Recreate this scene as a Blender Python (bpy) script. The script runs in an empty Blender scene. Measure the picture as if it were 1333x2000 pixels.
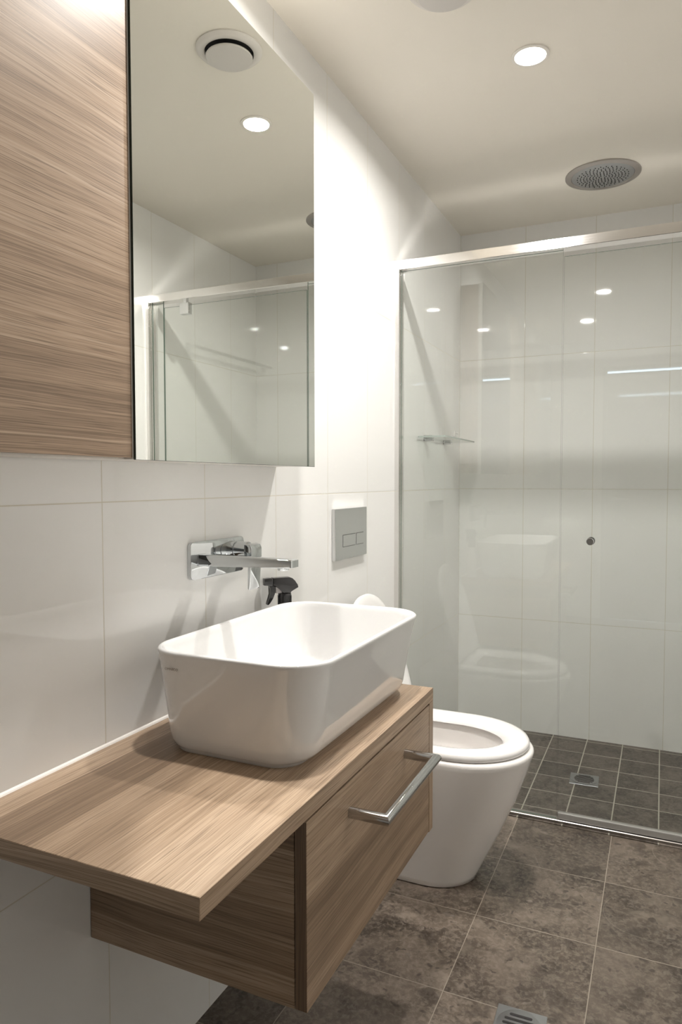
import bpy, bmesh, math, random
from mathutils import Vector, Matrix

random.seed(7)
S = bpy.context.scene
COL = S.collection

# ------------------------------------------------------------------ camera, world, exposure, lights
cam_data = bpy.data.cameras.new('camera')
cam_data.sensor_fit = 'VERTICAL'
cam_data.sensor_height = 36.0
cam_data.lens = 24.68
cam_data.clip_start = 0.02
cam = bpy.data.objects.new('camera', cam_data)
COL.objects.link(cam)
YAW, PITCH, ROLL = math.radians(24.63), math.radians(-2.509), math.radians(-0.052)
CAM = Vector((0.881, 0.0, 1.148))
cam.matrix_world = (Matrix.Translation(CAM) @ Matrix.Rotation(YAW, 4, 'Z')
                    @ Matrix.Rotation(math.radians(90) + PITCH, 4, 'X') @ Matrix.Rotation(ROLL, 4, 'Z'))
S.camera = cam

S.view_settings.view_transform = 'Standard'
S.view_settings.look = 'None'
S.view_settings.exposure = 0.0
S.view_settings.gamma = 1.0
S.view_settings.use_curve_mapping = False
cy = S.cycles
cy.use_denoising = True
cy.max_bounces = 14
cy.diffuse_bounces = 6
cy.glossy_bounces = 8
cy.transmission_bounces = 8
cy.transparent_max_bounces = 24
cy.caustics_reflective = True
cy.caustics_refractive = True
cy.blur_glossy = 0.0
cy.sample_clamp_indirect = 400.0
cy.use_guiding = True          # finds the light thrown up by the shower rail

# cool daylight outside the closed room (enters only by the gap over the door)
world = bpy.data.worlds.new('world')
S.world = world
world.use_nodes = True
bg = world.node_tree.nodes['Background']
bg.inputs['Color'].default_value = (0.66, 0.83, 1.0, 1)
bg.inputs['Strength'].default_value = 9.0

LAMP_W = 15.6
LAMP_COL = (1.0, 0.968, 0.925)
LIGHTS = [(0.536, 1.981), (0.372, 1.22)]       # two recessed ceiling downlights

# ------------------------------------------------------------------ room measures
W, D, H = 1.333, 3.273, 2.295
YR = -1.38                      # rear wall
YG = 2.412                      # shower glass plane
TZ0, TY0 = 0.512, 0.93          # tile joints

# ------------------------------------------------------------------ mesh helpers
def obj(name, bm, mat, parent=None, smooth=False, loc=None):
    me = bpy.data.meshes.new(name)
    bmesh.ops.recalc_face_normals(bm, faces=bm.faces[:])
    if parent is not None and loc is None:
        bmesh.ops.translate(bm, verts=bm.verts[:], vec=-parent_origin(parent))
    bm.to_mesh(me)
    bm.free()
    mats = mat if isinstance(mat, (list, tuple)) else [mat]
    for m in mats:
        me.materials.append(m)
    if smooth:
        for p in me.polygons:
            p.use_smooth = True
        if smooth != 'all':
            try:
                me.set_sharp_from_angle(angle=math.radians(smooth if smooth is not True else 40))
            except Exception:
                pass
    o = bpy.data.objects.new(name, me)
    COL.objects.link(o)
    if parent is not None:
        o.parent = parent
    if loc is not None:
        o.location = loc
    return o

def parent_origin(p):
    v = Vector((0, 0, 0))
    while p is not None:
        v += p.location
        p = p.parent
    return v

def thing(name, label, cat, loc, group=None):
    o = bpy.data.objects.new(name, None)
    o.empty_display_size = 0.05
    COL.objects.link(o)
    o.location = loc
    o['label'] = label
    o['category'] = cat
    if group:
        o['group'] = group
    return o

def struct(name, bm, mat, label=None, cat=None, parent=None):
    o = obj(name, bm, mat, parent)
    if parent is None:
        o['kind'] = 'structure'
        if label:
            o['label'] = label
        if cat:
            o['category'] = cat
    return o

def box(bm, a, b, mi=0, bev=0.0, seg=2):
    t = bmesh.new()
    bmesh.ops.create_cube(t, size=1.0)
    for v in t.verts:
        v.co = Vector([(a[i] + b[i]) / 2 + v.co[i] * (b[i] - a[i]) for i in range(3)])
    if bev > 0:
        bmesh.ops.bevel(t, geom=t.edges[:], offset=bev, segments=seg, profile=0.5, affect='EDGES')
    for f in t.faces:
        f.material_index = mi
    add(bm, t)
    return bm

def add(bm, t):
    m = bpy.data.meshes.new('tmp')
    t.to_mesh(m)
    t.free()
    bm.from_mesh(m)
    bpy.data.meshes.remove(m)

def loft(bm, rings, cap0=True, cap1=True, mi=0):
    vs = [[bm.verts.new(p) for p in r] for r in rings]
    n = len(rings[0])
    for a, b in zip(vs[:-1], vs[1:]):
        for i in range(n):
            j = (i + 1) % n
            f = bm.faces.new((a[i], a[j], b[j], b[i]))
            f.material_index = mi
    if cap0:
        bm.faces.new(vs[0][::-1]).material_index = mi
    if cap1:
        bm.faces.new(vs[-1]).material_index = mi
    return bm

def rrect(x0, x1, y0, y1, r, z, n=10):
    out = []
    r = min(r, (x1 - x0) / 2 - 1e-4, (y1 - y0) / 2 - 1e-4)
    for cx, cyy, a0 in ((x1 - r, y1 - r, 0), (x0 + r, y1 - r, 90), (x0 + r, y0 + r, 180), (x1 - r, y0 + r, 270)):
        for k in range(n + 1):
            a = math.radians(a0 + 90 * k / n)
            out.append((cx + r * math.cos(a), cyy + r * math.sin(a), z))
    return out

def circ(c, r, axis='Z', n=32, ph=0.0):
    out = []
    for k in range(n):
        a = 2 * math.pi * k / n + ph
        u, v = r * math.cos(a), r * math.sin(a)
        if axis == 'Z':
            out.append((c[0] + u, c[1] + v, c[2]))
        elif axis == 'Y':
            out.append((c[0] + u, c[1], c[2] + v))
        else:
            out.append((c[0], c[1] + u, c[2] + v))
    return out

def lathe(bm, c, prof, axis='Z', n=48, mi=0, cap0=True, cap1=True):
    rings = []
    ai = 'XYZ'.index(axis)
    for r, h in prof:
        cc = list(c)
        cc[ai] += h
        rings.append(circ(cc, r, axis, n))
    return loft(bm, rings, cap0, cap1, mi)

def prism(bm, outline, fn, depth0, depth1, bev=0.0, mi=0):
    """outline: 2-D points; fn(a, b, d) -> 3-D point; extruded between the two depths"""
    t = bmesh.new()
    v0 = [t.verts.new(fn(a, b, depth0)) for a, b in outline]
    v1 = [t.verts.new(fn(a, b, depth1)) for a, b in outline]
    n = len(outline)
    f0 = t.faces.new(v0[::-1])
    f1 = t.faces.new(v1)
    for i in range(n):
        j = (i + 1) % n
        t.faces.new((v0[i], v0[j], v1[j], v1[i]))
    if bev > 0:
        es = list(set(list(f0.edges) + list(f1.edges)))
        bmesh.ops.bevel(t, geom=es, offset=bev, segments=2, profile=0.5, affect='EDGES')
    for f in t.faces:
        f.material_index = mi
    add(bm, t)
    return bm

def tube(bm, pts, r, n=20, mi=0):
    """round bar along a polyline, mitred at the bends"""
    pts = [Vector(p) for p in pts]
    rings = []
    for i, p in enumerate(pts):
        d0 = (p - pts[i - 1]).normalized() if i > 0 else None
        d1 = (pts[i + 1] - p).normalized() if i < len(pts) - 1 else None
        if d0 is None:
            tdir = d1
        elif d1 is None:
            tdir = d0
        else:
            tdir = (d0 + d1).normalized()
        base = d1 if d1 is not None else d0
        up = Vector((0, 0, 1)) if abs(base.z) < 0.9 else Vector((0, 1, 0))
        s = base.cross(up).normalized()
        u = s.cross(base).normalized()
        ring = []
        for k in range(n):
            a = 2 * math.pi * k / n
            q = s * (r * math.cos(a)) + u * (r * math.sin(a))
            q = q - base * (q.dot(tdir) / base.dot(tdir))     # onto the mitre plane
            ring.append(tuple(p + q))
        rings.append(ring)
    return loft(bm, rings, mi=mi)

# ------------------------------------------------------------------ material helpers
def newmat(name):
    m = bpy.data.materials.new(name)
    m.use_nodes = True
    nt = m.node_tree
    return m, nt, nt.nodes['Principled BSDF']

def simple(name, col, rough=0.4, metal=0.0, spec=0.5, coat=0.0, coat_rough=0.03):
    m, nt, p = newmat(name)
    p.inputs['Base Color'].default_value = (*col, 1)
    p.inputs['Roughness'].default_value = rough
    p.inputs['Metallic'].default_value = metal
    p.inputs['Specular IOR Level'].default_value = spec
    p.inputs['Coat Weight'].default_value = coat
    p.inputs['Coat Roughness'].default_value = coat_rough
    return m

class G:
    """tiny node builder"""
    def __init__(s, nt):
        s.nt = nt
    def n(s, t, **k):
        nd = s.nt.nodes.new(t)
        for a, b in k.items():
            setattr(nd, a, b)
        return nd
    def lk(s, a, b):
        s.nt.links.new(a, b)
    def val(s, inp, x):
        if hasattr(x, 'is_linked') or isinstance(x, bpy.types.NodeSocket):
            s.lk(x, inp)
        else:
            inp.default_value = x
    def math(s, op, a, b=None, c=None, clamp=False):
        nd = s.n('ShaderNodeMath', operation=op, use_clamp=clamp)
        s.val(nd.inputs[0], a)
        if b is not None:
            s.val(nd.inputs[1], b)
        if c is not None:
            s.val(nd.inputs[2], c)
        return nd.outputs[0]
    def mix(s, f, a, b, blend='MIX'):
        nd = s.n('ShaderNodeMix', data_type='RGBA', blend_type=blend)
        s.val(nd.inputs[0], f)
        for i, x in ((6, a), (7, b)):
            if isinstance(x, tuple):
                x = (*x, 1)
            s.val(nd.inputs[i], x)
        return nd.outputs[2]
    def pos(s):
        g = s.n('ShaderNodeNewGeometry')
        sp = s.n('ShaderNodeSeparateXYZ')
        s.lk(g.outputs['Position'], sp.inputs[0])
        return g.outputs['Position'], sp.outputs
    def vec(s, x, y, z):
        c = s.n('ShaderNodeCombineXYZ')
        for i, q in enumerate((x, y, z)):
            s.val(c.inputs[i], q)
        return c.outputs[0]
    def noise(s, v, scale, detail=2.0, rough=0.5, dist=0.0):
        nd = s.n('ShaderNodeTexNoise')
        s.lk(v, nd.inputs['Vector'])
        nd.inputs['Scale'].default_value = scale
        nd.inputs['Detail'].default_value = detail
        nd.inputs['Roughness'].default_value = rough
        nd.inputs['Distortion'].default_value = dist
        return nd
    def ramp(s, f, stops):
        nd = s.n('ShaderNodeValToRGB')
        el = nd.color_ramp.elements
        while len(el) < len(stops):
            el.new(0.5)
        for e, (p, c) in zip(el, stops):
            e.position = p
            e.color = (*c, 1)
        s.lk(f, nd.inputs[0])
        return nd.outputs[0]
    def smooth(s, x, lo, hi, a=0.0, b=1.0):
        nd = s.n('ShaderNodeMapRange', interpolation_type='SMOOTHSTEP')
        s.val(nd.inputs[0], x)
        nd.inputs[1].default_value = lo
        nd.inputs[2].default_value = hi
        nd.inputs[3].default_value = a
        nd.inputs[4].default_value = b
        return nd.outputs[0]
    def line_dist(s, x, x0, w):
        """distance to the nearest joint at x0 + k*w"""
        t = s.math('DIVIDE', s.math('SUBTRACT', x, x0), w)
        f = s.math('FRACT', s.math('ADD', t, 0.5))
        return s.math('MULTIPLY', s.math('ABSOLUTE', s.math('SUBTRACT', f, 0.5)), w)
    def bump(s, h, strength, dist):
        nd = s.n('ShaderNodeBump')
        nd.inputs['Strength'].default_value = strength
        nd.inputs['Distance'].default_value = dist
        s.lk(h, nd.inputs['Height'])
        return nd.outputs[0]

def wall_tile(name, axis, u0, uw=0.30, z0=TZ0, zw=0.60, grout=(0.60, 0.57, 0.49), gw=0.0010):
    m, nt, p = newmat(name)
    g = G(nt)
    P, xyz = g.pos()
    du = g.line_dist(xyz[axis], u0, uw)
    dz = g.line_dist(xyz[2], z0, zw)
    d = g.math('MINIMUM', du, dz)
    mask = g.smooth(d, gw * 0.7, gw * 1.4, 1.0, 0.0)
    cloud = g.noise(P, 1.3, 1.0)
    base = g.mix(cloud.outputs['Fac'], (0.775, 0.772, 0.757), (0.795, 0.792, 0.777))
    col = g.mix(mask, base, grout)
    g.lk(col, p.inputs['Base Color'])
    g.lk(g.smooth(d, gw * 0.7, gw * 1.4, 0.6, 0.028), p.inputs['Roughness'])
    p.inputs['Specular IOR Level'].default_value = 0.5
    wav = g.noise(P, 9.0, 1.0)
    edge = g.smooth(d, 0.0, 0.0035)
    h = g.math('ADD', g.math('MULTIPLY', wav.outputs['Fac'], 0.28), edge)
    g.lk(g.bump(h, 0.22, 0.0012), p.inputs['Normal'])
    return m

def marble_tile(name, ux, wx, uy, wy, tone=0.86, grout=(0.27, 0.235, 0.19), gw=0.0010, cool=0.0):
    m, nt, p = newmat(name)
    g = G(nt)
    P, xyz = g.pos()
    ix = g.math('FLOOR', g.math('DIVIDE', g.math('SUBTRACT', xyz[0], ux), wx))
    iy = g.math('FLOOR', g.math('DIVIDE', g.math('SUBTRACT', xyz[1], uy), wy))
    wn = g.n('ShaderNodeTexWhiteNoise', noise_dimensions='3D')
    g.lk(g.vec(ix, iy, 3.0), wn.inputs['Vector'])
    # each tile is cut from another spot of the stone
    off = g.n('ShaderNodeVectorMath', operation='MULTIPLY_ADD')
    g.lk(wn.outputs['Color'], off.inputs[0])
    off.inputs[1].default_value = (7, 7, 7)
    g.lk(P, off.inputs[2])
    Q = off.outputs[0]
    big = g.noise(Q, 7.0, 6.0, 0.62, 0.6).outputs['Fac']
    fine = g.noise(Q, 85.0, 5.0, 0.7, 0.5).outputs['Fac']
    k = tone
    def c(r, gg, b):
        return (r * k * (1 - 0.10 * cool), gg * k, b * k * (1 + 0.16 * cool))
    a = g.ramp(big, [(0.30, c(0.030, 0.022, 0.016)), (0.50, c(0.098, 0.076, 0.058)), (0.70, c(0.190, 0.152, 0.120))])
    a = g.mix(g.smooth(fine, 0.40, 0.66), a, g.mix(0.5, a, c(0.27, 0.225, 0.185)))
    # angular darker clasts
    wq = g.n('ShaderNodeVectorMath', operation='MULTIPLY_ADD')
    g.lk(g.noise(Q, 22.0, 2.0).outputs['Color'], wq.inputs[0])
    wq.inputs[1].default_value = (0.075, 0.075, 0.075)
    g.lk(Q, wq.inputs[2])
    vo = g.n('ShaderNodeTexVoronoi')
    g.lk(wq.outputs[0], vo.inputs['Vector'])
    vo.inputs['Scale'].default_value = 46.0
    sepc = g.n('ShaderNodeSeparateColor')
    g.lk(vo.outputs['Color'], sepc.inputs[0])
    cl = g.math('MULTIPLY', g.smooth(sepc.outputs[0], 0.68, 0.74), g.smooth(vo.outputs['Distance'], 0.25, 0.42, 0.62, 0.0))
    a = g.mix(cl, a, c(0.036, 0.028, 0.022))
    cl2 = g.math('MULTIPLY', g.smooth(sepc.outputs[1], 0.86, 0.9), g.smooth(vo.outputs['Distance'], 0.2, 0.4, 0.5, 0.0))
    a = g.mix(cl2, a, c(0.24, 0.205, 0.175))
    vb = g.n('ShaderNodeTexVoronoi')
    g.lk(wq.outputs[0], vb.inputs['Vector'])
    vb.inputs['Scale'].default_value = 17.0
    sepb = g.n('ShaderNodeSeparateColor')
    g.lk(vb.outputs['Color'], sepb.inputs[0])
    bl = g.math('MULTIPLY', g.smooth(sepb.outputs[0], 0.80, 0.84), g.smooth(vb.outputs['Distance'], 0.25, 0.5, 0.5, 0.0))
    a = g.mix(bl, a, c(0.045, 0.034, 0.026))
    bl2 = g.math('MULTIPLY', g.smooth(sepb.outputs[1], 0.90, 0.93), g.smooth(vb.outputs['Distance'], 0.15, 0.5, 0.5, 0.0))
    a = g.mix(bl2, a, c(0.27, 0.225, 0.18))
    # thin pale veins
    v1 = g.noise(Q, 2.3, 1.0, 0.4, 0.1).outputs['Fac']
    vein = g.smooth(g.math('ABSOLUTE', g.math('SUBTRACT', v1, 0.5)), 0.0, 0.0028, 1.0, 0.0)
    gate = g.smooth(g.noise(Q, 3.0, 1.0).outputs['Fac'], 0.56, 0.66)
    a = g.mix(g.math('MULTIPLY', g.math('MULTIPLY', vein, gate), 0.22), a, c(0.45, 0.40, 0.34))
    # tile to tile tone
    tv = g.math('MULTIPLY_ADD', wn.outputs['Value'], 0.42, 0.80)
    tvc = g.n('ShaderNodeCombineColor')
    for i in range(3):
        g.lk(tv, tvc.inputs[i])
    a = g.mix(1.0, a, tvc.outputs[0], 'MULTIPLY')
    d = g.math('MINIMUM', g.line_dist(xyz[0], ux, wx), g.line_dist(xyz[1], uy, wy))
    mask = g.smooth(d, gw * 0.7, gw * 1.3, 1.0, 0.0)
    g.lk(g.mix(mask, a, grout), p.inputs['Base Color'])
    g.lk(g.math('MULTIPLY_ADD', fine, 0.16, 0.30), p.inputs['Roughness'])
    p.inputs['Specular IOR Level'].default_value = 0.4
    h = g.math('ADD', g.math('MULTIPLY', fine, 0.12), g.smooth(d, 0.0, 0.003))
    g.lk(g.bump(h, 0.25, 0.0012), p.inputs['Normal'])
    return m

def wood(name, grain, cross, seed=0.0, dark=(0.190, 0.128, 0.083), mid=(0.345, 0.243, 0.163), light=(0.490, 0.366, 0.262), rough=0.36):
    """oak-look laminate, grain along axis index `grain`; `cross` is the in-face axis over which boards alternate"""
    m, nt, p = newmat(name)
    g = G(nt)
    P, xyz = g.pos()
    third = 3 - grain - cross
    gr, cr, th = xyz[grain], xyz[cross], xyz[third]
    wob = g.noise(g.vec(g.math('MULTIPLY', gr, 2.2), g.math('MULTIPLY', cr, 5.0), seed), 1.0, 2.0).outputs['Fac']
    crw = g.math('ADD', cr, g.math('MULTIPLY', wob, 0.022))
    fig = g.noise(g.vec(g.math('MULTIPLY', gr, 1.1), g.math('MULTIPLY', crw, 34.0), g.math('ADD', g.math('MULTIPLY', th, 6.0), seed)), 1.0, 3.0, 0.55).outputs['Fac']
    streak = g.noise(g.vec(g.math('MULTIPLY', gr, 3.2), g.math('MULTIPLY', crw, 460.0), g.math('ADD', g.math('MULTIPLY', th, 40.0), seed)), 1.0, 3.0, 0.6).outputs['Fac']
    pore = g.noise(g.vec(g.math('MULTIPLY', gr, 9.0), g.math('MULTIPLY', crw, 700.0), g.math('MULTIPLY', th, 60.0)), 1.0, 1.0).outputs['Fac']
    # boards of different tone across the grain
    vo = g.n('ShaderNodeTexVoronoi', voronoi_dimensions='1D')
    g.lk(g.math('ADD', g.math('MULTIPLY', crw, 9.0), 3.3 + seed), vo.inputs['W'])
    vo.inputs['Scale'].default_value = 1.0
    sepc = g.n('ShaderNodeSeparateColor')
    g.lk(vo.outputs['Color'], sepc.inputs[0])
    f = g.math('ADD', g.math('MULTIPLY', fig, 0.38), g.math('MULTIPLY', streak, 0.52))
    f = g.math('ADD', f, g.math('MULTIPLY', g.math('SUBTRACT', sepc.outputs[0], 0.5), 0.24))
    f = g.math('ADD', f, 0.065)
    col = g.ramp(f, [(0.34, dark), (0.52, mid), (0.70, light)])
    col = g.mix(g.smooth(pore, 0.55, 0.64, 0.0, 0.6), col, tuple(x * 0.72 for x in dark))
    ve = g.n('ShaderNodeTexVoronoi', voronoi_dimensions='1D', feature='DISTANCE_TO_EDGE')
    g.lk(g.math('ADD', g.math('MULTIPLY', crw, 9.0), 3.3 + seed), ve.inputs['W'])
    ve.inputs['Scale'].default_value = 1.0
    col = g.mix(g.math('MULTIPLY', g.smooth(ve.outputs['Distance'], 0.0, 0.022, 0.5, 0.0), g.smooth(sepc.outputs[1], 0.3, 0.5)), col, tuple(min(1, x * 1.12) for x in light))
    g.lk(col, p.inputs['Base Color'])
    p.inputs['Roughness'].default_value = rough
    p.inputs['Specular IOR Level'].default_value = 0.35
    g.lk(g.bump(streak, 0.06, 0.0006), p.inputs['Normal'])
    return m

def glass(name, tint=(0.974, 0.985, 0.976)):
    """clear pane: straight transmission plus Fresnel-like mirror reflection, the same from both sides"""
    m = bpy.data.materials.new(name)
    m.use_nodes = True
    nt = m.node_tree
    nt.nodes.clear()
    g = G(nt)
    out = g.n('ShaderNodeOutputMaterial')
    lw = g.n('ShaderNodeLayerWeight')
    lw.inputs['Blend'].default_value = 0.5
    f = g.math('MULTIPLY_ADD', g.math('POWER', lw.outputs['Facing'], 4.0), 0.90, 0.042)
    tr = g.n('ShaderNodeBsdfTransparent')
    tr.inputs['Color'].default_value = (*tint, 1)
    gl = g.n('ShaderNodeBsdfGlossy')
    gl.inputs['Roughness'].default_value = 0.0
    gl.inputs['Color'].default_value = (1, 1, 1, 1)
    mx = g.n('ShaderNodeMixShader')
    g.lk(f, mx.inputs[0])
    g.lk(tr.outputs[0], mx.inputs[1])
    g.lk(gl.outputs[0], mx.inputs[2])
    g.lk(mx.outputs[0], out.inputs['Surface'])
    return m

def brushed(name, col, rough, axis):
    m, nt, p = newmat(name)
    g = G(nt)
    P, xyz = g.pos()
    v = [g.math('MULTIPLY', xyz[i], 4.0 if i == axis else 500.0) for i in range(3)]
    n = g.noise(g.vec(*v), 1.0, 2.0).outputs['Fac']
    p.inputs['Base Color'].default_value = (*col, 1)
    p.inputs['Metallic'].default_value = 1.0
    g.lk(g.math('MULTIPLY_ADD', n, 0.10, rough), p.inputs['Roughness'])
    return m

# ------------------------------------------------------------------ materials
M_left = wall_tile('white_gloss_tile_left', 1, TY0)
M_back = wall_tile('white_gloss_tile_back', 0, 0.0)
M_right = wall_tile('white_gloss_tile_right', 1, TY0)
M_rear = simple('rear_wall_bounce_cut_grey', (0.50, 0.48, 0.45), 0.6)  # made-up grey, cuts bounce light from behind the camera
M_floor = marble_tile('brown_marble_tile', 0.45, 0.30, 1.49, 0.305)
M_sfloor = marble_tile('grey_brown_marble_mosaic', 0.447, 0.147, 2.51, 0.147, tone=0.80, grout=(0.42, 0.40, 0.34), gw=0.0021, cool=0.4)
M_ceil = simple('cream_ceiling_paint', (0.80, 0.76, 0.685), 0.55, spec=0.3)
M_door = simple('door_bounce_cut_dark', (0.16, 0.15, 0.14), 0.4)  # invented dark tone, keeps bounced fill light down
M_woodtop = wood('oak_laminate_top', 1, 0, 0.0)
M_woodfront = wood('oak_laminate_front', 1, 2, 4.7)
M_woodside = wood('oak_laminate_side', 0, 2, 9.1)
M_woodedge = wood('oak_laminate_edge', 2, 1, 2.3)
M_woodstrip_shaded = wood('oak_laminate_strip_shaded', 2, 0, 5.1, dark=(0.16, 0.105, 0.068), mid=(0.27, 0.185, 0.122), light=(0.38, 0.275, 0.19))  # shade on the drawer ends is put into this darker oak
M_woodedge2 = wood('oak_laminate_edge_banding', 0, 2, 6.0)
M_woodcab = wood('oak_laminate_cabinet', 1, 2, 13.4, dark=(0.180, 0.123, 0.082), mid=(0.345, 0.245, 0.168), light=(0.470, 0.357, 0.262))
M_ceramic = simple('white_glazed_ceramic', (0.725, 0.72, 0.715), 0.06, coat=0.6)
M_pan = simple('white_glazed_pan', (0.80, 0.775, 0.755), 0.10, coat=0.5)
M_seat = simple('white_seat_plastic', (0.78, 0.765, 0.755), 0.14, coat=0.3)
M_chrome = simple('chrome', (0.62, 0.64, 0.65), 0.04, 1.0)
M_chrome_dark = simple('chrome_pull', (0.58, 0.58, 0.585), 0.10, 1.0)
M_satin = simple('satin_chrome', (0.66, 0.665, 0.665), 0.20, 1.0)
M_alu = simple('polished_aluminium', (0.86, 0.85, 0.835), 0.21, 1.0)
M_alu_face = brushed('brushed_aluminium_face', (0.80, 0.785, 0.77), 0.07, 0)
M_sill = simple('sill_aluminium', (0.34, 0.32, 0.30), 0.30, 1.0)
M_alu_v = brushed('polished_aluminium_upright', (0.80, 0.79, 0.775), 0.14, 2)
M_steel = brushed('steel_grate', (0.34, 0.35, 0.355), 0.28, 0)
M_mirror = simple('mirror_silvering', (0.87, 0.885, 0.85), 0.0, 1.0)
M_mirror_edge = simple('mirror_glass_edge', (0.015, 0.03, 0.025), 0.08, coat=0.5)
M_white = simple('white_cabinet_board', (0.78, 0.75, 0.70), 0.35)
M_glass = glass('clear_shower_glass')
M_glass_edge = simple('green_glass_edge', (0.12, 0.17, 0.14), 0.15)
M_shelf_edge = simple('pale_shelf_edge', (0.40, 0.45, 0.42), 0.2)
M_shelfglass = glass('clear_shelf_glass', (0.90, 0.935, 0.92))
M_black = simple('black_plastic', (0.012, 0.011, 0.012), 0.16, coat=0.3)
M_frost = simple('cloudy_plastic', (0.45, 0.43, 0.42), 0.35)
M_bottle = simple('milky_bottle_plastic', (0.70, 0.68, 0.66), 0.30)
M_dark = simple('dark_slot', (0.015, 0.013, 0.012), 0.7)
M_shadowgap = simple('dark_duct', (0.02, 0.02, 0.02), 0.8)
M_fan = simple('white_fan_plastic', (0.68, 0.65, 0.615), 0.4)
M_disc = simple('pale_grey_fan_plastic', (0.60, 0.575, 0.545), 0.4)
M_trim = simple('white_lamp_trim', (0.78, 0.75, 0.70), 0.35)
M_sealant = simple('white_sealant', (0.86, 0.83, 0.79), 0.4)
M_seal = simple('translucent_door_seal', (0.30, 0.29, 0.275), 0.22, coat=0.4)
M_logo = simple('grey_print', (0.30, 0.275, 0.255), 0.5)
M_joint = simple('dark_floor_joint', (0.05, 0.042, 0.035), 0.7)
M_showerhead = brushed('satin_shower_head', (0.42, 0.43, 0.44), 0.30, 1)
M_showerring = simple('shower_head_ring', (0.46, 0.43, 0.41), 0.3, 1.0)

def emit(name, col, s):
    m = bpy.data.materials.new(name)
    m.use_nodes = True
    nt = m.node_tree
    nt.nodes.clear()
    e = nt.nodes.new('ShaderNodeEmission')
    e.inputs[0].default_value = (*col, 1)
    e.inputs[1].default_value = s
    o = nt.nodes.new('ShaderNodeOutputMaterial')
    nt.links.new(e.outputs[0], o.inputs[0])
    return m
M_lens = emit('lit_downlight_lens', (1.0, 0.93, 0.84), 14.0)

# ------------------------------------------------------------------ the setting
bm = bmesh.new(); box(bm, (-0.10, YR - 0.05, -0.10), (0.0, D + 0.10, H + 0.05))
struct('wall_left', bm, M_left, 'white gloss tiled wall behind the vanity and toilet', 'wall')
bm = bmesh.new(); box(bm, (0.0, D, -0.10), (W, D + 0.10, H + 0.05))
struct('wall_back', bm, M_back, 'white gloss tiled wall at the back of the shower', 'wall')
bm = bmesh.new(); box(bm, (W, YR - 0.05, -0.10), (W + 0.10, D + 0.10, H + 0.05))
struct('wall_right', bm, M_right, 'white gloss tiled wall seen only in the mirror', 'wall')
bm = bmesh.new(); box(bm, (-0.0, YR - 0.05, H), (W, D, H + 0.05))
struct('ceiling', bm, M_ceil, 'plain cream painted ceiling', 'ceiling')
bm = bmesh.new(); box(bm, (0.0, YR - 0.05, -0.10), (W, 2.387, 0.0))
struct('floor', bm, M_floor, 'brown marble tiled floor in front of the shower', 'floor')
bm = bmesh.new(); box(bm, (0.0, 2.3895, -0.10), (W, D, -0.008)); box(bm, (0.0, 2.3895, -0.008), (W, 2.412, 0.002))
o = struct('shower_floor', bm, M_sfloor, 'small square grey brown marble tiles on the shower floor', 'floor')
bm = bmesh.new(); box(bm, (0.0, 2.387, -0.10), (W, 2.3895, -0.001))
struct('trim_1', bm, M_joint, 'dark joint between the main floor and the shower step', 'joint')

# rear wall with a doorway; a thin gap over the door lets cool daylight through
DX0, DX1, DZ = 0.45, 1.27, 2.030
GAP = 0.021
bm = bmesh.new()
box(bm, (0.0, YR - 0.05, 0.0), (DX0 - 0.03, YR, H))
box(bm, (DX1 + 0.03, YR - 0.05, 0.0), (W, YR, H))
box(bm, (DX0 - 0.03, YR - 0.05, DZ + GAP + 0.03), (DX1 + 0.03, YR, H))
struct('wall_front', bm, M_rear, 'unseen wall behind the camera with a doorway, grey added to cut bounce light', 'wall')
dr = bpy.data.objects.new('door_1', None); COL.objects.link(dr); dr.location = (0.86, YR, 0.0)
dr['kind'] = 'structure'; dr['label'] = 'bathroom door with a lit gap above it, dark tone added to cut bounce light'; dr['category'] = 'door'
bm = bmesh.new(); box(bm, (DX0 + 0.002, YR - 0.045, 0.006), (DX1 - 0.002, YR - 0.005, DZ), bev=0.001)
obj('door_panel', bm, M_door, dr)
bm = bmesh.new()
box(bm, (DX0 - 0.03, YR - 0.05, 0.0), (DX0, YR + 0.012, DZ + GAP)); box(bm, (DX1, YR - 0.05, 0.0), (DX1 + 0.03, YR + 0.012, DZ + GAP))
box(bm, (DX0 - 0.03, YR - 0.05, DZ + GAP), (DX1 + 0.03, YR + 0.012, DZ + GAP + 0.03))
obj('door_frame', bm, M_door, dr)
bm = bmesh.new(); lathe(bm, (DX0 + 0.07, YR - 0.005, 1.0), [(0.024, 0.0), (0.024, 0.008), (0.009, 0.009), (0.009, 0.05)], 'Y', 24)
box(bm, (DX0 + 0.062, YR + 0.034, 0.991), (DX0 + 0.19, YR + 0.046, 1.009), bev=0.003)
obj('door_handle', bm, M_satin, dr, smooth=True)

# ------------------------------------------------------------------ vanity cabinet and worktop
ZT, TH = 0.684, 0.028            # top of the worktop, thickness
VX = 0.419                       # front plane
Y0, Y1, YS = 0.628, 1.505, 0.887 # near end, far end, near side of the cabinet
ZB = 0.366
ct = thing('vanity_worktop', 'oak laminate worktop slab under the white basin, overhanging to the left', 'worktop', (0.0, 1.066, ZT - TH))
bm = bmesh.new(); box(bm, (0.0015, Y0, ZT - TH), (VX, Y1, ZT), bev=0.0007, seg=1)
for f in bm.faces:
    n = f.normal
    if abs(n.y) > 0.9:
        f.material_index = 1
    elif abs(n.x) > 0.9:
        f.material_index = 2
obj('slab', bm, [M_woodtop, M_woodedge2, M_woodfront], ct)
bm = bmesh.new()
prism(bm, [(0.0005, ZT - 0.002), (0.0045, ZT + 0.0001), (0.003, ZT + 0.0025), (0.0005, ZT + 0.005)], lambda a, b, d: (a, d, b), Y0 + 0.002, Y1 - 0.001)
s = obj('sealant_bead', bm, M_sealant, ct); s['label'] = 'white sealant line along the wall'

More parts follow.
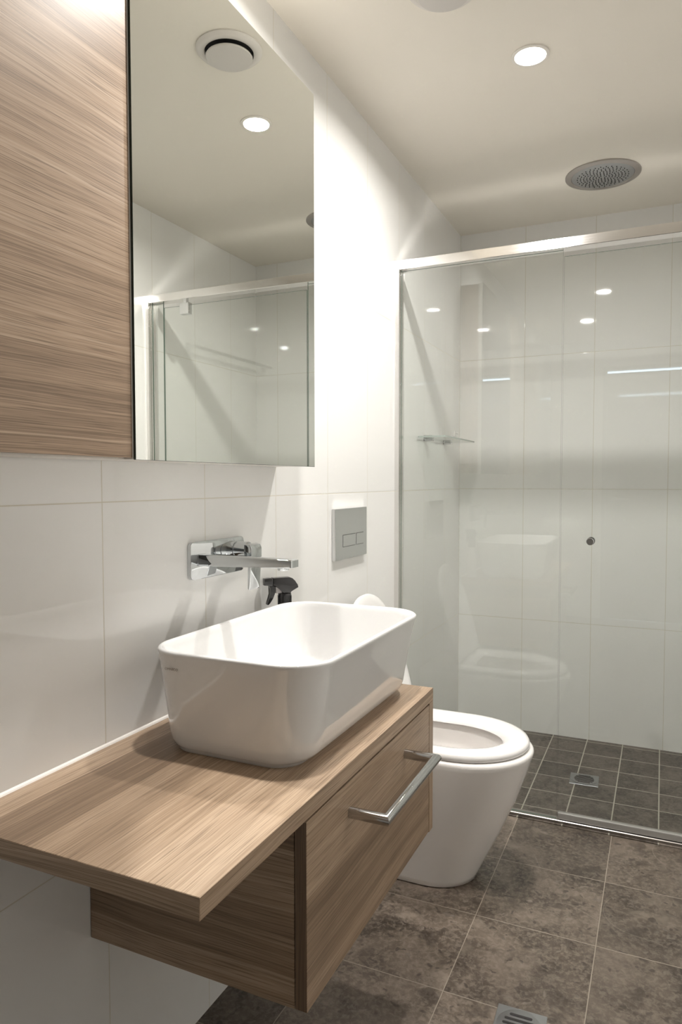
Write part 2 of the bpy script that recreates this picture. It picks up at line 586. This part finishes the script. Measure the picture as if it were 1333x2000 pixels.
vc = thing('vanity_cabinet', 'wall hung oak laminate cabinet with one drawer below the worktop', 'cabinet', (0.0, 1.196, ZB))
zc = ZT - TH - 0.0006
bm = bmesh.new()
box(bm, (0.0015, YS, ZB), (VX - 0.0215, YS + 0.018, zc))
obj('side_panel', bm, M_woodside, vc)
bm = bmesh.new(); box(bm, (0.0015, Y1 - 0.026, ZB - 0.003), (VX, Y1, zc), bev=0.0006, seg=1)
for f in bm.faces:
    if abs(f.normal.y) > 0.9:
        f.material_index = 1
obj('end_panel', bm, [M_woodedge, M_woodside], vc)
bm = bmesh.new(); box(bm, (0.0015, YS + 0.018, ZB), (VX - 0.0215, Y1 - 0.026, ZB + 0.018))
obj('bottom_panel', bm, M_woodside, vc)
bm = bmesh.new(); box(bm, (0.0015, YS + 0.018, ZB + 0.018), (0.014, Y1 - 0.026, zc))
obj('back_panel', bm, M_woodside, vc)
bm = bmesh.new(); box(bm, (VX - 0.020, YS, ZB), (VX - 0.0003, Y1 - 0.0285, zc - 0.003), bev=0.0006, seg=1)
for f in bm.faces:
    if abs(f.normal.y) > 0.9:
        f.material_index = 1
drw = obj('drawer', bm, [M_woodfront, M_woodstrip_shaded], vc)
bm = bmesh.new()
HZ, HP, HR = 0.600, 0.482, 0.0095
tube(bm, [(VX - 0.001, 1.043, HZ), (HP, 1.043, HZ), (HP, 1.317, HZ), (VX - 0.001, 1.317, HZ)], HR, 28)
hd = obj('handle', bm, M_chrome_dark, drw, smooth=35); hd['label'] = 'chrome bar handle on two posts'

# ------------------------------------------------------------------ vessel basin
bs = thing('vessel_basin', 'white rectangular ceramic vessel basin standing on the oak worktop', 'basin', (0.23, 1.225, ZT))
ZR = 0.858
def brect(i, z, r, inner=False):
    # i: inset from the rim outline
    return rrect(0.056 + i, 0.3985 - i, 0.953 + i * (0.28 if z < ZR - 0.002 and not inner else 0.9), 1.512 - i * 1.15, r, z, 12)
ZR = 0.858
rings = [brect(0.048, ZT + 0.0005, 0.050), brect(0.048, ZT + 0.005, 0.050), brect(0.042, ZT + 0.0065, 0.055), brect(0.034, ZT + 0.010, 0.062),
         brect(0.0275, ZT + 0.017, 0.068), brect(0.0230, ZT + 0.030, 0.071), brect(0.0195, ZT + 0.055, 0.073), brect(0.013, ZT + 0.095, 0.075),
         brect(0.0062, ZT + 0.14, 0.077), brect(0.0014, ZR - 0.010, 0.078), brect(0.0002, ZR - 0.006, 0.078), brect(0.0008, ZR - 0.0028, 0.077),
         brect(0.0026, ZR - 0.0008, 0.076, True), brect(0.0058, ZR, 0.073, True), brect(0.0090, ZR - 0.0010, 0.071, True), brect(0.0112, ZR - 0.004, 0.070, True), brect(0.0130, ZR - 0.012, 0.069, True),
         brect(0.021, ZR - 0.05, 0.068, True), brect(0.030, ZR - 0.09, 0.064, True), brect(0.040, ZR - 0.12, 0.06, True), brect(0.055, ZR - 0.136, 0.055, True),
         brect(0.080, ZR - 0.143, 0.05, True), brect(0.13, ZR - 0.147, 0.035, True)]
bm = bmesh.new(); loft(bm, rings)
obj('bowl', bm, M_ceramic, bs, smooth='all')
bm = bmesh.new(); lathe(bm, (0.227, 1.19, ZR - 0.1475), [(0.024, 0.0), (0.024, 0.003), (0.020, 0.005), (0.0, 0.0055)], 'Z', 32, cap1=False)
d = obj('drain_plug', bm, M_chrome, bs, smooth=True); d['label'] = 'round chrome drain'
# small grey maker's lettering printed on the near end, top left
def text_mesh(body, size, mw, mat, name, parent, depth=0.0002):
    cu = bpy.data.curves.new('txt', 'FONT')
    cu.body = body
    cu.size = size
    cu.extrude = depth
    cu.resolution_u = 3
    cu.space_character = 1.1
    ob = bpy.data.objects.new('txt', cu)
    COL.objects.link(ob)
    dg = bpy.context.evaluated_depsgraph_get()
    dg.update()
    me = bpy.data.meshes.new_from_object(ob.evaluated_get(dg))
    bpy.data.objects.remove(ob)
    me.transform(mw)
    b = bmesh.new(); b.from_mesh(me); bpy.data.meshes.remove(me)
    return obj(name, b, mat, parent)
tilt = math.radians(90) - math.atan2(0.28 * 0.0048, 0.04)
mw = Matrix.Translation((0.112, 0.9533, ZR - 0.0315)) @ Matrix.Rotation(tilt, 4, 'X')
lg = text_mesh('OMNICO', 0.0062, mw, M_logo, 'lettering', bs)
lg['label'] = 'tiny grey lettering on the near end'

# ------------------------------------------------------------------ wall mounted mixer
mx = thing('basin_mixer', 'chrome wall mounted basin mixer with flat spout on a rounded plate', 'tap', (0.0, 1.262, 0.984))
bm = bmesh.new()
def yz(a, b, d):
    return (d, a, b)
pl = [(p[0], p[1]) for p in rrect(1.167, 1.367, 0.945, 1.023, 0.011, 0, 6)]
prism(bm, pl, yz, 0.0002, 0.009, 0.0012)
obj('backplate', bm, M_chrome, mx, smooth=35)
bm = bmesh.new()
sp = [(0.009, 0.979), (0.012, 0.973), (0.225, 0.9785), (0.229, 0.9795), (0.229, 0.9935), (0.225, 0.9950), (0.012, 0.9965), (0.009, 0.994)]
prism(bm, sp, lambda a, b, d: (a, d, b), 1.190, 1.221, 0.0016)
spo = obj('spout', bm, M_chrome, mx, smooth=35)
bm = bmesh.new(); lathe(bm, (0.203, 1.2055, 0.9725), [(0.0105, 0.0), (0.0118, 0.002), (0.0118, 0.009)], 'Z', 24)
obj('aerator', bm, M_chrome, spo, smooth=True)
bm = bmesh.new(); lathe(bm, (0.009, 1.313, 0.997), [(0.019, 0.0), (0.019, 0.016), (0.0165, 0.0165), (0.0165, 0.020), (0.0185, 0.0205), (0.0185, 0.046), (0.017, 0.048)], 'X', 32)
obj('cartridge', bm, M_chrome, mx, smooth=35)
bm = bmesh.new()
lv = [(0.0572, 1.0100), (0.0640, 1.0125), (0.0735, 1.010), (0.0770, 1.002), (0.0765, 0.985), (0.0715, 0.916), (0.0690, 0.912), (0.0655, 0.9155), (0.0690, 0.978), (0.0660, 0.984), (0.0572, 0.985)]
prism(bm, lv, lambda a, b, d: (a, d, b), 1.291, 1.333, 0.0013)
obj('lever', bm, M_chrome, mx, smooth=35)

# ------------------------------------------------------------------ mirror cabinet
CX, CZ0, CZ1 = 0.1055, 1.184, 2.072
mc = thing('mirror_cabinet', 'wall cabinet with oak panel on the left and mirror door on the right', 'cabinet', (0.0, 1.0, CZ0))
bm = bmesh.new(); box(bm, (0.001, 0.30, CZ0), (0.083, 1.532, CZ1 - 0.002))
for f in bm.faces:
    if abs(f.normal.y) > 0.9:
        f.material_index = 1
obj('carcass', bm, [M_white, M_woodedge], mc)
bm = bmesh.new(); box(bm, (0.0832, 0.30, CZ0 + 0.0025), (0.1005, 0.893, CZ1 - 0.002))
obj('oak_door', bm, M_woodcab, mc)
bm = bmesh.new(); box(bm, (0.0832, 0.8935, CZ0), (0.1005, 1.536, CZ1 - 0.001))
obj('mirror_backing', bm, M_white, mc)
bm = bmesh.new(); box(bm, (0.1008, 0.8955, CZ0 - 0.001), (CX, 1.538, CZ1), bev=0.0006, seg=1)
for f in bm.faces:
    f.material_index = 0 if f.normal.x > 0.9 else 1
mr = obj('mirror', bm, [M_mirror, M_mirror_edge], mc); mr['label'] = 'tall frameless mirror'

# ------------------------------------------------------------------ flush plate
fp = thing('flush_plate', 'square satin chrome flush plate with two buttons on the wall above the toilet', 'flush plate', (0.0, 1.976, 0.99))
bm = bmesh.new(); box(bm, (0.0002, 1.856, 0.913), (0.0118, 2.096, 1.066), bev=0.0012)
obj('plate', bm, M_satin, fp)
for ya, yb in ((1.910, 2.003), (2.011, 2.067)):
    bm = bmesh.new(); box(bm, (0.0112, ya - 0.0004, 0.9500), (0.0121, yb + 0.0004, 0.9870)); 
    g_ = obj('button_gap', bm, M_dark, fp)
    bm = bmesh.new(); box(bm, (0.0115, ya, 0.9512), (0.0131, yb, 0.9858), bev=0.0004, seg=1)
    obj('button', bm, M_satin, fp)

# ------------------------------------------------------------------ toilet
TY = 1.975
tl = thing('toilet', 'white back to wall toilet with its lid raised, beside the vanity', 'toilet', (0.0, TY, 0.0))
def dring(w, xf, a, z, xb=0.004, e=2.0, n=36, tilt=None):
    """plan outline: flat back, straight sides, half-ellipse front of depth a"""
    xs = xf - a
    pts = [(xb, -w), ((xb + xs) / 2, -w)]
    for k in range(n + 1):
        t = -math.pi / 2 + math.pi * k / n
        c_, s_ = math.cos(t), math.sin(t)
        pts.append((xs + a * abs(c_) ** (2 / e), w * math.copysign(abs(s_) ** (2 / e), s_)))
    pts += [((xb + xs) / 2, w), (xb, w)]
    return [(p[0], TY + p[1], z) for p in pts]
def lerp(a, b, t):
    return a + (b - a) * t
rings = [dring(0.108, 0.398, 0.125, 0.0), dring(0.113, 0.408, 0.130, 0.004)]
prof = [(0.02, 0.414, 0.115), (0.088, 0.447, 0.127), (0.156, 0.480, 0.140), (0.252, 0.521, 0.158), (0.33, 0.549, 0.172), (0.372, 0.562, 0.179)]
for z, xf, w in prof:
    rings.append(dring(w, xf, lerp(0.13, 0.195, (w - 0.115) / 0.064), z))
rings += [dring(0.1805, 0.5655, 0.196, 0.383), dring(0.180, 0.5650, 0.196, 0.389), dring(0.1775, 0.562, 0.194, 0.3935), dring(0.172, 0.556, 0.19, 0.3955),
          dring(0.135, 0.512, 0.165, 0.3955, 0.15), dring(0.125, 0.500, 0.16, 0.390, 0.16), dring(0.118, 0.492, 0.158, 0.375, 0.165),
          dring(0.110, 0.480, 0.155, 0.335, 0.17), dring(0.095, 0.455, 0.145, 0.290, 0.18), dring(0.075, 0.415, 0.12, 0.245, 0.19),
          dring(0.055, 0.36, 0.09, 0.215, 0.2), dring(0.03, 0.31, 0.05, 0.205, 0.22)]
bm = bmesh.new(); loft(bm, rings)
obj('pan', bm, M_pan, tl, smooth=50)
bm = bmesh.new(); loft(bm, [dring(0.078, 0.42, 0.125, 0.250, 0.188), dring(0.078, 0.42, 0.125, 0.2505, 0.188)])
wm = simple('toilet_water', (0.62, 0.60, 0.57), 0.03, coat=1.0)
obj('water', bm, wm, tl)
# seat ring
def sring(w, xf, a, z, xb):
    return dring(w, xf, a, z, xb, 2.0)
so = [(0.1735, 0.5505, 0.1915, 0.3985, 0.115), (0.1755, 0.5535, 0.1935, 0.403, 0.113), (0.1755, 0.5535, 0.1935, 0.410, 0.113), (0.1715, 0.549, 0.190, 0.4175, 0.117),
      (0.162, 0.538, 0.184, 0.4215, 0.125), (0.147, 0.520, 0.176, 0.4220, 0.145), (0.128, 0.500, 0.165, 0.4185, 0.170), (0.113, 0.484, 0.155, 0.410, 0.190), (0.108, 0.479, 0.152, 0.401, 0.195)]
bm = bmesh.new()
R_ = [sring(*q) for q in so]
loft(bm, R_, False, False)
bm.verts.ensure_lookup_table()
n_ = len(R_[0])
vv = bm.verts[:]
for i in range(n_):
    j = (i + 1) % n_
    bm.faces.new((vv[i], vv[(len(R_) - 1) * n_ + i], vv[(len(R_) - 1) * n_ + j], vv[j]))
obj('seat', bm, M_seat, tl, smooth=50)
# raised lid leaning back to the wall
LH = Vector((0.158, TY, 0.428)); LT = Vector((0.050, TY, 0.800))
ax = (LT - LH); LL = ax.length; ax.normalize()
nrm = Vector((ax.z, 0, -ax.x))       # towards the room
def lring(w, L, a, off, s0):
    out = []
    xs = L - a
    pts = [(s0, -w * 0.93), (s0 + (xs - s0) * 0.5, -w)]
    for k in range(33):
        t = -math.pi / 2 + math.pi * k / 32
        c_, s_ = math.cos(t), math.sin(t)
        pts.append((xs + a * abs(c_) ** (2 / 2.15), w * math.copysign(abs(s_) ** (2 / 2.15), s_)))
    pts += [(s0 + (xs - s0) * 0.5, w), (s0, w * 0.93)]
    for s_, y_ in pts:
        q = LH + ax * s_ + nrm * off
        out.append((q.x, TY + y_, q.z))
    return out
bm = bmesh.new()
loft(bm, [lring(0.168, LL - 0.007, 0.19, -0.008, 0.006), lring(0.175, LL - 0.001, 0.195, -0.004, 0.001), lring(0.176, LL, 0.196, 0.004, 0.0),
          lring(0.174, LL - 0.002, 0.195, 0.008, 0.002), lring(0.171, LL - 0.0045, 0.193, 0.0092, 0.005), lring(0.150, LL - 0.026, 0.18, 0.0094, 0.02)])
obj('lid', bm, M_seat, tl, smooth=40)
for yy in (TY - 0.075, TY + 0.075):
    bm = bmesh.new(); lathe(bm, (0.142, yy - 0.02, 0.411), [(0.011, 0.0), (0.011, 0.04)], 'Y', 20); lathe(bm, (0.142, yy, 0.3945), [(0.010, 0.0), (0.010, 0.016)], 'Z', 20)
    obj('hinge', bm, M_chrome, tl, smooth=40)

# ------------------------------------------------------------------ spray bottle behind the basin
SP = Vector((0.0465, 1.4895, ZT))
sb = thing('spray_bottle', 'spray bottle with black trigger head half hidden behind the basin', 'bottle', SP)
bm = bmesh.new(); lathe(bm, SP, [(0.0, 0.0008), (0.020, 0.0008), (0.0225, 0.004), (0.0225, 0.075), (0.0205, 0.10), (0.015, 0.125), (0.0128, 0.134), (0.0128, 0.147)], 'Z', 32, cap0=False)
obj('bottle_body', bm, M_bottle, sb, smooth=40)
adir = Vector((-0.66, -0.75, 0.0)).normalized()      # nozzle direction
sdir = Vector((adir.y, -adir.x, 0.0))
def spf(a, b, d):
    q = Vector((SP.x, SP.y, 0.852)) + adir * a + sdir * d
    return (q.x, q.y, b)
def zpt(x, y, k=0.000277):
    return (-(x - 1040) * k, 0.852 + (750 - y) * k)
bm = bmesh.new()
lathe(bm, (SP.x, SP.y, 0.830), [(0.0158, 0.0), (0.0165, 0.002), (0.0165, 0.044), (0.0155, 0.046)], 'Z', 28)
for k in range(28):
    a = 2 * math.pi * k / 28
    c_ = Vector((SP.x + 0.0163 * math.cos(a), SP.y + 0.0163 * math.sin(a), 0.852))
    t = bmesh.new(); bmesh.ops.create_cube(t, size=1.0)
    bmesh.ops.transform(t, matrix=Matrix.Translation(c_) @ Matrix.Rotation(a, 4, 'Z') @ Matrix.Diagonal((0.0016, 0.0014, 0.038, 1)), verts=t.verts[:])
    add(bm, t)
obj('collar', bm, M_black, sb, smooth=40)
bm = bmesh.new()
head = [zpt(*q) for q in [(925, 522), (1075, 520), (1105, 532), (1130, 556), (1150, 590), (1160, 613), (1150, 622), (1090, 633), (1088, 668), (1010, 668), (1008, 632), (985, 612), (925, 592)]]
prism(bm, head, spf, -0.0105, 0.0105, 0.003)
obj('head_shell', bm, M_black, sb, smooth=40)
bm = bmesh.new()
prism(bm, [zpt(*q) for q in [(848, 526), (900, 522), (926, 526), (926, 588), (900, 590), (848, 584)]], spf, -0.009, 0.009, 0.0015)
obj('nozzle', bm, M_black, sb, smooth=40)
bm = bmesh.new()
prism(bm, [zpt(*q) for q in [(950, 600), (1012, 615), (1012, 662), (955, 658)]], spf, -0.006, 0.006, 0.001)
k_ = obj('pump_barrel', bm, M_frost, sb); k_['label'] = 'cloudy grey pump barrel'
bm = bmesh.new()
prism(bm, [zpt(*q) for q in [(895, 585), (950, 592), (952, 625), (944, 660), (925, 705), (900, 742), (884, 757), (873, 754), (876, 744), (895, 705), (906, 665), (905, 625)]], spf, -0.0075, 0.0075, 0.0015)
obj('trigger', bm, M_black, sb, smooth=40)

# ------------------------------------------------------------------ shower screen
ss = thing('shower_screen', 'glass shower screen with pivot door in a polished aluminium frame', 'shower screen', (W / 2, YG, 0.0))
YF0, YF1 = 2.384, 2.432
ZRL0, ZRL1 = 1.8985, 1.931
bm = bmesh.new(); box(bm, (0.0165, YF0 + 0.001, ZRL0), (W - 0.0165, YF1, ZRL1), bev=0.0012, seg=2)
for f in bm.faces:
    f.material_index = 0 if f.normal.z > 0.9 else 1
obj('top_rail', bm, [M_alu, M_alu_face], ss)
for xa, xb in ((0.0004, 0.0160), (W - 0.0160, W - 0.0004)):
    bm = bmesh.new()
    # channel profile: two lips around a groove for the glass
    sgn = 1 if xa < 0.5 else -1
    x0 = xa if sgn > 0 else xb
    pr_ = [(0, YF0), (0.0156, YF0), (0.0156, YF0 + 0.012), (0.0120, YF0 + 0.012), (0.0120, YF0 + 0.016), (0.0156, YF0 + 0.016), (0.0156, YF1), (0, YF1)]
    prism(bm, [(x0 + sgn * a, b) for a, b in pr_], lambda a, b, d: (a, b, d), 0.003, ZRL1 + 0.0005, 0.0004)
    obj('wall_channel', bm, M_alu_v, ss)
bm = bmesh.new()
prism(bm, [(2.398, 0.0025), (2.398, 0.0105), (2.400, 0.0125), (2.428, 0.0125), (2.430, 0.010), (2.430, -0.006), (2.4125, -0.006), (2.4125, 0.0025)], lambda a, b, d: (d, a, b), 0.0006, W - 0.0006)
obj('sill', bm, M_sill, ss)
XD0, XD1 = 0.577, 1.255
def pane(name, x0, x1, z0, z1, y):
    bm = bmesh.new(); box(bm, (x0, y - 0.003, z0), (x1, y + 0.003, z1))
    for f in bm.faces:
        f.material_index = 0 if abs(f.normal.y) > 0.9 else 1
    return obj(name, bm, [M_glass, M_glass_edge], ss)
pane('fixed_pane', 0.0162, XD0 - 0.0035, 0.0128, ZRL0 - 0.0002, YG)
pane('fixed_pane', XD1 + 0.0035, W - 0.0162, 0.0128, ZRL0 - 0.0002, YG)
dp = pane('door_pane', XD0, XD1, 0.020, ZRL0 - 0.021, YG - 0.001)
dp['label'] = 'clear glass pivot door'
bm = bmesh.new(); box(bm, (XD0 + 0.001, YG - 0.008, 0.0135), (XD1 - 0.002, YG + 0.012, 0.0355), bev=0.003)
sl = obj('bottom_seal', bm, M_seal, dp); sl['label'] = 'translucent strip along the door bottom'
bm = bmesh.new()
lathe(bm, (0.671, YG - 0.0045, 0.953), [(0.0125, 0.0), (0.0125, -0.003), (0.0085, -0.0035), (0.0085, -0.011), (0.0115, -0.013), (0.0115, -0.027), (0.0105, -0.028)], 'Y', 32)
lathe(bm, (0.671, YG + 0.0025, 0.953), [(0.0125, 0.0), (0.0125, 0.003), (0.0085, 0.0035), (0.0085, 0.011), (0.0115, 0.013), (0.0115, 0.027), (0.0105, 0.028)], 'Y', 32)
kb = obj('door_knob', bm, M_chrome_dark, dp, smooth=35); kb['label'] = 'small round chrome knob'
bm = bmesh.new(); box(bm, (1.120, YG - 0.014, ZRL0 - 0.058), (1.166, YG + 0.011, ZRL0 - 0.012), bev=0.002); box(bm, (1.136, YG - 0.008, ZRL0 - 0.014), (1.150, YG + 0.008, ZRL0 + 0.001))
obj('pivot_clamp', bm, M_satin, dp)

# ------------------------------------------------------------------ glass shelf in the shower
gs = thing('glass_shelf', 'small glass shelf on two chrome clips inside the shower', 'shelf', (0.0, 2.88, 1.318))
bm = bmesh.new(); prism(bm, [(p[0], p[1]) for p in rrect(0.006, 0.118, 2.63, 3.09, 0.006, 0, 4)], lambda a, b, d: (a, b, d), 1.3185, 1.3245)
for f in bm.faces:
    f.material_index = 0 if abs(f.normal.z) > 0.9 else 1
obj('shelf_pane', bm, [M_shelfglass, M_shelf_edge], gs)
for yy in (2.735, 3.010):
    bm = bmesh.new(); box(bm, (0.0004, yy - 0.015, 1.3090), (0.036, yy + 0.015, 1.3183), bev=0.002); box(bm, (0.0004, yy - 0.015, 1.3248), (0.036, yy + 0.015, 1.3330), bev=0.002); box(bm, (0.0004, yy - 0.015, 1.3090), (0.0056, yy + 0.015, 1.333), bev=0.002)
    obj('clip', bm, M_chrome_dark, gs)
wh = thing('wall_hook', 'tiny white plastic hook on the tiles above the glass shelf', 'hook', (0.0, 3.175, 1.357))
bm = bmesh.new(); prism(bm, [(3.160, 1.352), (3.205, 1.353), (3.192, 1.366), (3.180, 1.373), (3.178, 1.379), (3.168, 1.379), (3.164, 1.366)], lambda a, b, d: (d, a, b), 0.0005, 0.006, 0.001)
obj('hook_base', bm, M_seat, wh)
bm = bmesh.new(); tube(bm, [(0.005, 3.175, 1.372), (0.016, 3.175, 1.366), (0.019, 3.175, 1.374)], 0.003, 10)
obj('hook_arm', bm, M_seat, wh, smooth=True)

# ------------------------------------------------------------------ ceiling fittings
def downlight(x, y, label):
    t = thing('downlight', label, 'ceiling light', (x, y, H), 'recessed ceiling downlights')
    bm = bmesh.new(); lathe(bm, (x, y, H), [(0.050, -0.0003), (0.050, -0.003), (0.046, -0.005), (0.0415, -0.004), (0.0415, -0.0003)], 'Z', 48, cap0=False, cap1=False)
    obj('trim_ring', bm, M_trim, t, smooth=40)
    bm = bmesh.new(); lathe(bm, (x, y, H), [(0.0412, -0.0005), (0.0412, -0.002), (0.030, -0.0028)], 'Z', 48)
    obj('lens', bm, M_lens, t, smooth=40)
    ld = bpy.data.lights.new('downlight_lamp', 'AREA')
    ld.shape = 'DISK'
    ld.size = 0.078
    ld.energy = LAMP_W
    ld.color = LAMP_COL
    ld.spread = math.radians(165)
    lo = bpy.data.objects.new('downlight_lamp', ld)
    COL.objects.link(lo)
    lo.parent = t
    lo.location = (0, 0, -0.0065)
downlight(*LIGHTS[0], 'glowing round downlight in the ceiling in front of the shower')
downlight(*LIGHTS[1], 'glowing round downlight above the basin, seen only as reflections')

fx, fy = 0.40, 1.622
fan = thing('exhaust_fan', 'round white exhaust vent with hanging disc, reflected at the top of the mirror', 'vent', (fx, fy, H))
bm = bmesh.new(); lathe(bm, (fx, fy, H), [(0.088, -0.0004), (0.088, -0.003), (0.082, -0.009), (0.072, -0.0115), (0.0655, -0.0105), (0.0645, -0.0035), (0.0645, -0.0004)], 'Z', 64, cap0=False, cap1=False)
obj('ring', bm, M_fan, fan, smooth=40)
bm = bmesh.new(); lathe(bm, (fx, fy, H), [(0.0640, -0.0006), (0.0640, -0.0014)], 'Z', 48)
obj('duct', bm, M_shadowgap, fan)
bm = bmesh.new(); lathe(bm, (fx, fy, H), [(0.008, -0.0016), (0.008, -0.016), (0.052, -0.016), (0.0605, -0.018), (0.0625, -0.021), (0.0605, -0.0235), (0.052, -0.0245), (0.0, -0.025)], 'Z', 64, cap1=False)
obj('disc', bm, M_disc, fan, smooth=40)

hx, hy = 0.656, 2.848
rs = thing('rain_shower_head', 'round satin chrome rain shower head set in the ceiling', 'shower head', (hx, hy, H))
bm = bmesh.new(); lathe(bm, (hx, hy, H), [(0.134, -0.0004), (0.134, -0.004), (0.130, -0.006), (0.113, -0.008), (0.111, -0.006), (0.111, -0.0004)], 'Z', 72, cap0=False, cap1=False)
obj('ring', bm, M_showerring, rs, smooth=40)
bm = bmesh.new(); lathe(bm, (hx, hy, H), [(0.1105, -0.0006), (0.1105, -0.006), (0.104, -0.0085), (0.0, -0.0088)], 'Z', 72, cap1=False)
obj('face_plate', bm, M_showerhead, rs, smooth=40)
bm = bmesh.new()
for ring_i in range(8):
    r = 0.012 + ring_i * 0.0112
    n = (6, 12, 18, 24, 24, 30, 30, 30)[ring_i]
    for k in range(n):
        a = 2 * math.pi * (k + 0.5 * (ring_i % 2)) / n
        lathe(bm, (hx + r * math.cos(a), hy + r * math.sin(a), H), [(0.0017, -0.0084), (0.0017, -0.0104), (0.0011, -0.0110)], 'Z', 8)
nz = obj('nozzles', bm, M_dark, rs); nz['kind'] = 'stuff'; nz['label'] = 'rings of small dark nozzles'

# ------------------------------------------------------------------ drains
def drain(name, label, cx_, cy_, z, half, rot, slots, slot_r):
    t = thing(name, label, 'drain', (cx_, cy_, z))
    Rm = Matrix.Translation((cx_, cy_, z)) @ Matrix.Rotation(rot, 4, 'Z')
    bm = bmesh.new(); box(bm, (-half, -half, 0.0002), (half, half, 0.0022), bev=0.0006, seg=1)
    bmesh.ops.transform(bm, matrix=Rm, verts=bm.verts[:])
    obj('frame', bm, M_steel, t)
    bm = bmesh.new(); lathe(bm, (0, 0, 0), [(half * 0.90, 0.0022), (half * 0.90, 0.0034), (half * 0.86, 0.0040), (0.0, 0.0041)], 'Z', 48, cap1=False)
    bmesh.ops.transform(bm, matrix=Rm, verts=bm.verts[:])
    obj('grate', bm, M_steel, t, smooth=40)
    bm = bmesh.new()
    for k in range(slots):
        v = (k - (slots - 1) / 2) * (2 * slot_r * 0.92 / slots)
        hl = math.sqrt(max(slot_r ** 2 - v ** 2, 0)) * 0.92
        hw = slot_r / slots * 0.42
        pr_ = [(p[0], p[1]) for p in rrect(-hl, hl, v - hw, v + hw, hw * 0.95, 0, 4)]
        prism(bm, pr_, lambda a, b, d: (a, b, d), 0.0040, 0.0047)
    bmesh.ops.transform(bm, matrix=Rm, verts=bm.verts[:])
    obj('slots', bm, M_dark, t)
drain('shower_drain', 'small square steel drain in the shower floor', 0.624, 2.818, -0.008, 0.0525, 0.05, 7, 0.040)
drain('floor_drain', 'square chrome floor drain at the bottom edge of the photo', 0.626, 1.452, 0.0, 0.052, 0.03, 5, 0.038)

# ------------------------------------------------------------------ unseen towel rail added on the right wall to make a faint reflected bar
tr = thing('added_towel_rail', 'unseen towel rail added on the right wall to give a faint bar reflected in the mirror', 'towel rail', (W, 1.815, 1.765))
bm = bmesh.new(); tube(bm, [(W - 0.0005, 2.15, 1.765), (1.285, 2.15, 1.765), (1.285, 1.48, 1.765), (W - 0.0005, 1.48, 1.765)], 0.009, 20)
obj('bar', bm, M_chrome, tr, smooth=35)
for yy in (1.48, 2.15):
    bm = bmesh.new(); lathe(bm, (W - 0.006, yy, 1.765), [(0.022, 0.0), (0.022, 0.0057)], 'X', 28)
    obj('wall_rose', bm, M_chrome, tr, smooth=40)
